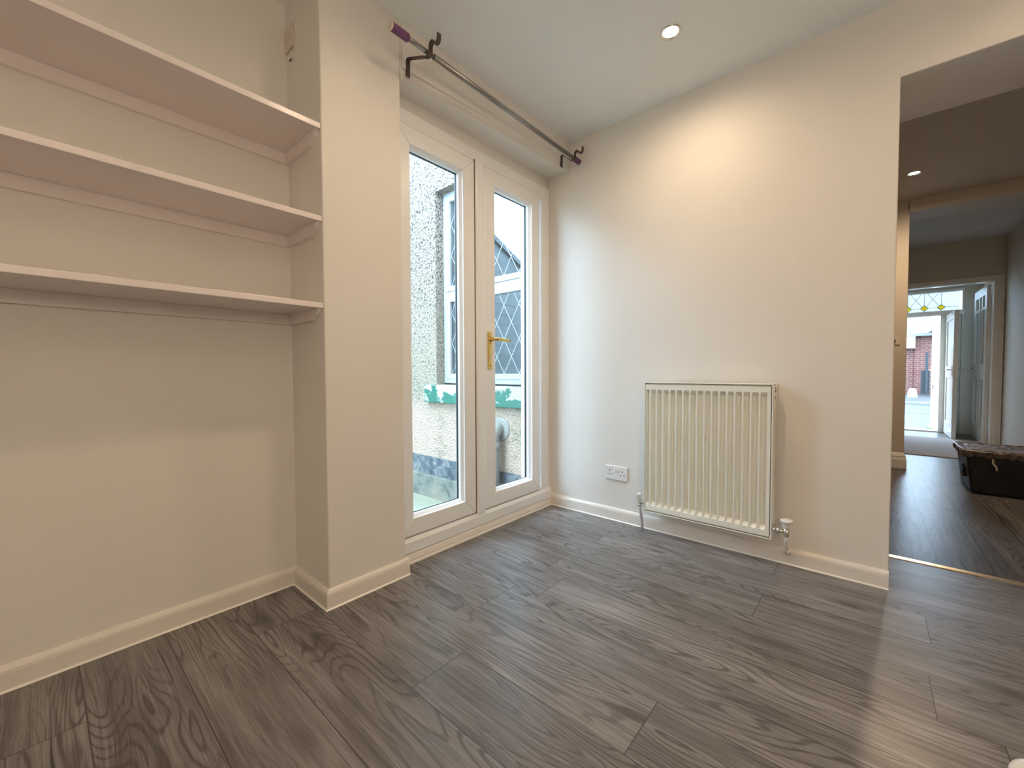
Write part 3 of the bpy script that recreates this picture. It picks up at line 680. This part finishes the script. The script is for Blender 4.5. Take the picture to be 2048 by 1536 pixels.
edge = [v for v in bm.verts if v.is_boundary]; ret = bmesh.ops.extrude_edge_only(bm, edges=[e for e in bm.edges if e.is_boundary])
for v in [q for q in ret['geom'] if isinstance(q, bmesh.types.BMVert)]: v.co.z = .270+.02*rr.random(); v.co.x += (.9-v.co.x)*.01
ld = link('crate_lid', bm, 'lid', cb)
bm = bmesh.new(); tube(bm, [(.548, 5.07, .322), (.546, 4.9, .325), (.547, 4.75, .323), (.549, 4.582, .324), (.66, 4.576, .318), (.70, 4.577, .320)], .0045, 8); link('worn_rim', bm, 'foil', ld)
bm = B(((.572, 4.72, .10), (.586, 4.84, .125)), ((.570, 4.72, .15), (.584, 4.84, .175)), ((.571, 4.77, .09), (.5845, 4.79, .19))); link('side_slots', bm, 'black', cb)
bm = bmesh.new(); tube(bm, [(.70, 4.588, .27), (.70, 4.58, .24), (.715, 4.575, .215), (.72, 4.578, .19)], .006, 8); link('side_clip', bm, 'tape', cb)

# white rounded object at the frame's corner
wt = empty('tub', (.34, 1.44, 0)); tag(wt, 'white rounded tub on the laminate, cut off at the bottom right of the photo', 'tub')
bm = bmesh.new(); tube(bm, [(.325, 1.424, 0), (.325, 1.424, .018), (.325, 1.424, .026), (.325, 1.424, .029)], [.066, .070, .067, .058], 40); link('tub_body', bm, 'white', wt)
link('tub_lip', B(((.240, 1.395, .0), (.268, 1.416, .014))), 'white', wt, bev=.004)

# ------------------------------------------------------------------ outside, side passage
YW = 2.5; WX0, WX1, WZ0, WZ1 = -3.115, -1.97, .82, 2.62
bm = B(((-6, YW, -.4), (WX0, YW+.3, 6)), ((WX0, YW, -.4), (-1.95, YW+.3, WZ0-.02)), ((WX0, YW, WZ1), (-1.95, YW+.3, 6)))
bmesh.ops.remove_doubles(bm, verts=bm.verts, dist=1e-5); struct('wall_exterior', bm, 'pebble')
struct('trim_5', B(((-6, YW-.012, -.07), (-1.96, YW, .105))), 'bitumen')
struct('trim_6', B(((-6, YW-.05, -.4), (-1.96, YW, -.065))), 'plinth', bev=.01)
struct('ground_side', B(((-6, -6, -.45), (-1.95, YW, -.28))), 'wet')
sl = link('window_sill', B(((-3.25, YW-.05, .640), (-1.965, YW+.1, .806))), 'sill', None, bev=.006); sl.name = 'trim_7'; sl['kind'] = 'structure'
w1 = empty('window_1', (-2.55, YW+.1, .82)); w1['kind'] = 'structure'
yf = YW+.095
def fr(bm, x0, x1, z0, z1, w, ya, yb):
    o = [(x0, z0), (x1, z0), (x1, z1), (x0, z1)]; i = [(x0+w, z0+w), (x1-w, z0+w), (x1-w, z1-w), (x0+w, z1-w)]
    for k in range(4):
        k2 = (k+1) % 4; prism(bm, [(o[k][0], ya, o[k][1]), (o[k2][0], ya, o[k2][1]), (i[k2][0], ya, i[k2][1]), (i[k][0], ya, i[k][1])], (0, yb-ya, 0))
bm = bmesh.new(); fr(bm, WX0, WX1, WZ0, WZ1, .04, yf, yf+.06); box(bm, (-2.62, yf+.002, WZ0+.03), (-2.57, yf+.06, WZ1-.03)); box(bm, (WX0+.03, yf+.002, 1.64), (WX1-.03, yf+.06, 1.69)); link('window_frame', bm, 'upvcout', w1, bev=.003)
for (a, b) in ((WX0+.045, -2.625), (-2.565, WX1-.045)):
    for (c, d) in ((WZ0+.04, 1.64), (1.69, WZ1-.04)):
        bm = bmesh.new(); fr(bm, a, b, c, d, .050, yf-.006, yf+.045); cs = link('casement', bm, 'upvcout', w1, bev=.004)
        ga, gb, gc, gd = a+.05, b-.05, c+.05, d-.05
        link('glass_pane', B(((ga, yf+.018, gc), (gb, yf+.022, gd))), 'glassn', cs)
        bm = bmesh.new(); cw, ch = .165, .29
        # clipped diagonal leads
        for sgn in (1, -1):
            k = -20
            while k < 30:
                p = []
                # line: z = gc + sgn*(x-ga)*ch/cw + k*ch
                f = lambda x: gc+sgn*(x-ga)*ch/cw+k*ch
                xs_ = [ga, gb]
                for zz in (gc, gd): xs_.append(ga+(zz-gc-k*ch)/(sgn*ch/cw))
                pt = sorted(set(round(x, 6) for x in xs_ if ga-1e-6 <= x <= gb+1e-6 and gc-1e-4 <= f(x) <= gd+1e-4))
                if len(pt) >= 2 and pt[-1]-pt[0] > .004: bar_xz(bm, yf+.018, (pt[0], f(pt[0])), (pt[-1], f(pt[-1])), .0028, .0015)
                k += 1
        link('lead_strips', bm, 'lead', cs)
# near-black sheet behind the window, its colour standing in for the unlit room
struct('dark_room_backing', B(((WX0-.2, YW+.55, .3), (-1.9, YW+.6, 3.0))), 'timberdk')
dp = empty('drain_pipe', (-2.255, YW, -.28)); tag(dp, 'grey plastic soil pipe bending out of the rendered wall below the leaded window', 'drain pipe')
bm = bmesh.new(); px, py = -2.30, YW-.085
pts = [(px, YW+.01, .455)]+[(px, YW-.02-.065*math.sin(math.radians(a)), .390+.065*math.cos(math.radians(a))) for a in range(0, 91, 15)]+[(px-.005, py, .30), (px+.015, py, -.28)]
tube(bm, pts, .052, 22); link('pipe_run', bm, 'pipe', dp)
bm = bmesh.new(); tube(bm, [(px, py-.0, .36), (px, py, .30)], .060, 22); link('pipe_socket', bm, 'pipe', dp)
bm = bmesh.new(); tube(bm, [(px+.01, YW-.012, .455), (px+.01, YW-.006, .455), (px+.01, YW+.002, .455)], [.085, .098, .10], 26); link('wall_collar', bm, 'pipe', dp)

# neighbouring house across the side passage (seen reflected in the leaded panes)
nb = empty('neighbouring_house', (-4.7, -1, -.3)); tag(nb, 'slate clad gable of the neighbouring house reflected in the leaded window', 'house')
bm = bmesh.new(); prism(bm, [(-4.6, -5, -.3), (-4.6, 2.3, -.3), (-4.6, 2.3, 3.90), (-4.6, -5, .61)], (-3, 0, 0)); link('gable_wall', bm, 'slatedk', nb)
bm = bmesh.new(); prism(bm, [(-4.55, -5, .61), (-4.55, 2.3, 3.90), (-4.55, 2.3, 3.98), (-4.55, -5, .69)], (-3.1, 0, 0)); link('roof', bm, 'slatedk', nb)

# ------------------------------------------------------------------ outside, street
bm = bmesh.new(); v = [bm.verts.new(p) for p in ((-8, 9.0, -.10), (8, 9.0, -.10), (8, 16.6, -.03), (-8, 16.6, -.03))]; bm.faces.new(v)
bmesh.ops.solidify(bm, geom=bm.faces[:], thickness=.1); struct('ground_drive', bm, 'drive')
bm = bmesh.new(); v = [bm.verts.new(p) for p in ((-14, 16.6, -.04), (14, 16.6, -.04), (14, 34, .14), (-14, 34, .14))]; bm.faces.new(v); bmesh.ops.solidify(bm, geom=bm.faces[:], thickness=.1); struct('ground_street', bm, 'asph')
struct('trim_8', B(((-14, 16.5, -.15), (14, 16.68, -.005))), 'plinth')
struct('ground_slab', B(((-40, 8.99, -.9), (40, 60, -.35))), 'asph')
hs = empty('brick_house', (1, 22, 0)); tag(hs, 'red brick house with white bargeboard and slate roof across the street', 'house')
bm = bmesh.new(); box(bm, (-5, 22, -.2), (1.3, 27, 2.0)); prism(bm, [(1.3, 21.95, -.2), (6.2, 21.95, -.2), (6.2, 21.95, 2.0), (3.7, 21.95, 3.3), (1.3, 21.95, 2.15)], (0, 5, 0)); link('brick_wall', bm, 'brick', hs)
bm = bmesh.new(); box(bm, (-5, 21.7, 1.75), (1.30, 22.0, 2.22)); prism(bm, [(1.05, 21.85, 2.05), (3.7, 21.85, 3.33), (3.7, 21.85, 3.60), (1.05, 21.85, 2.28)], (0, .1, 0)); prism(bm, [(6.4, 21.85, 2.0), (3.7, 21.85, 3.33), (3.7, 21.85, 3.60), (6.4, 21.85, 2.25)], (0, .1, 0)); link('bargeboard', bm, 'upvcout', hs)
bm = bmesh.new(); prism(bm, [(-5.3, 21.65, 2.2), (-5.3, 25.6, 4.6), (-5.3, 29.5, 2.2)], (12, 0, 0)); link('roof', bm, 'slate', hs)
gt = empty('gate', (1.6, 20.6, 0)); tag(gt, 'dark blue timber gate in front of the brick house', 'gate')
link('gate_panel', B(((1.40, 20.6, .08), (1.62, 20.66, .92))), 'timberdk', gt); link('gate_post', B(((1.50, 20.5, .05), (1.57, 20.58, 1.55))), 'timberdk', gt); link('gate_panel', B(((1.66, 20.6, .08), (2.4, 20.66, .85))), 'timberdk', gt)
bp = empty('brick_pillar', (1.1, 11.3, -.1)); tag(bp, 'dark brick gate pillar at the edge of the pale drive', 'pillar')
bm = bmesh.new(); box(bm, (.95, 11.2, -.1), (1.3, 11.55, .35)); link('pillar_shaft', bm, 'brickdark', bp); link('pillar_top', B(((.97, 11.22, .35), (1.28, 11.53, .93))), 'timberdk', bp, bev=.01)
bl = empty('bollard', (1.2, 19.4, 0)); tag(bl, 'short mossy stone bollard at the kerb across the street', 'bollard')
bm = bmesh.new(); tube(bm, [(1.12, 19.4, -.02), (1.12, 19.4, .26), (1.12, 19.4, .30)], [.14, .10, .06], 16); link('bollard_body', bm, 'stone', bl)
rr = random.Random(3); bm = bmesh.new()
for k in range(520):
    c = Vector((rr.uniform(3.2, 4.2), rr.uniform(7.0, 17), rr.uniform(-.3, 1.0))); a_ = Vector((rr.uniform(-1, 1), rr.uniform(-1, 1), rr.uniform(-1, 1))).normalized()*.09; b_ = Vector((rr.uniform(-1, 1), rr.uniform(-1, 1), rr.uniform(-1, 1))).normalized()*.09
    bm.faces.new([bm.verts.new(c+q) for q in (a_, b_, -a_, -b_)])
box(bm, (3.4, 7.0, -.35), (4.0, 17, .85)); tag(link('garden_hedge', bm, 'hedge'), 'low green garden hedge seen faintly through the hall side glass', 'hedge')
tag(link('grass_tuft', B(((.80, 10.0, -.1), (.96, 10.5, -.04))), 'hedge', None, bev=.02), 'strip of green weeds beside the front path', 'weeds')
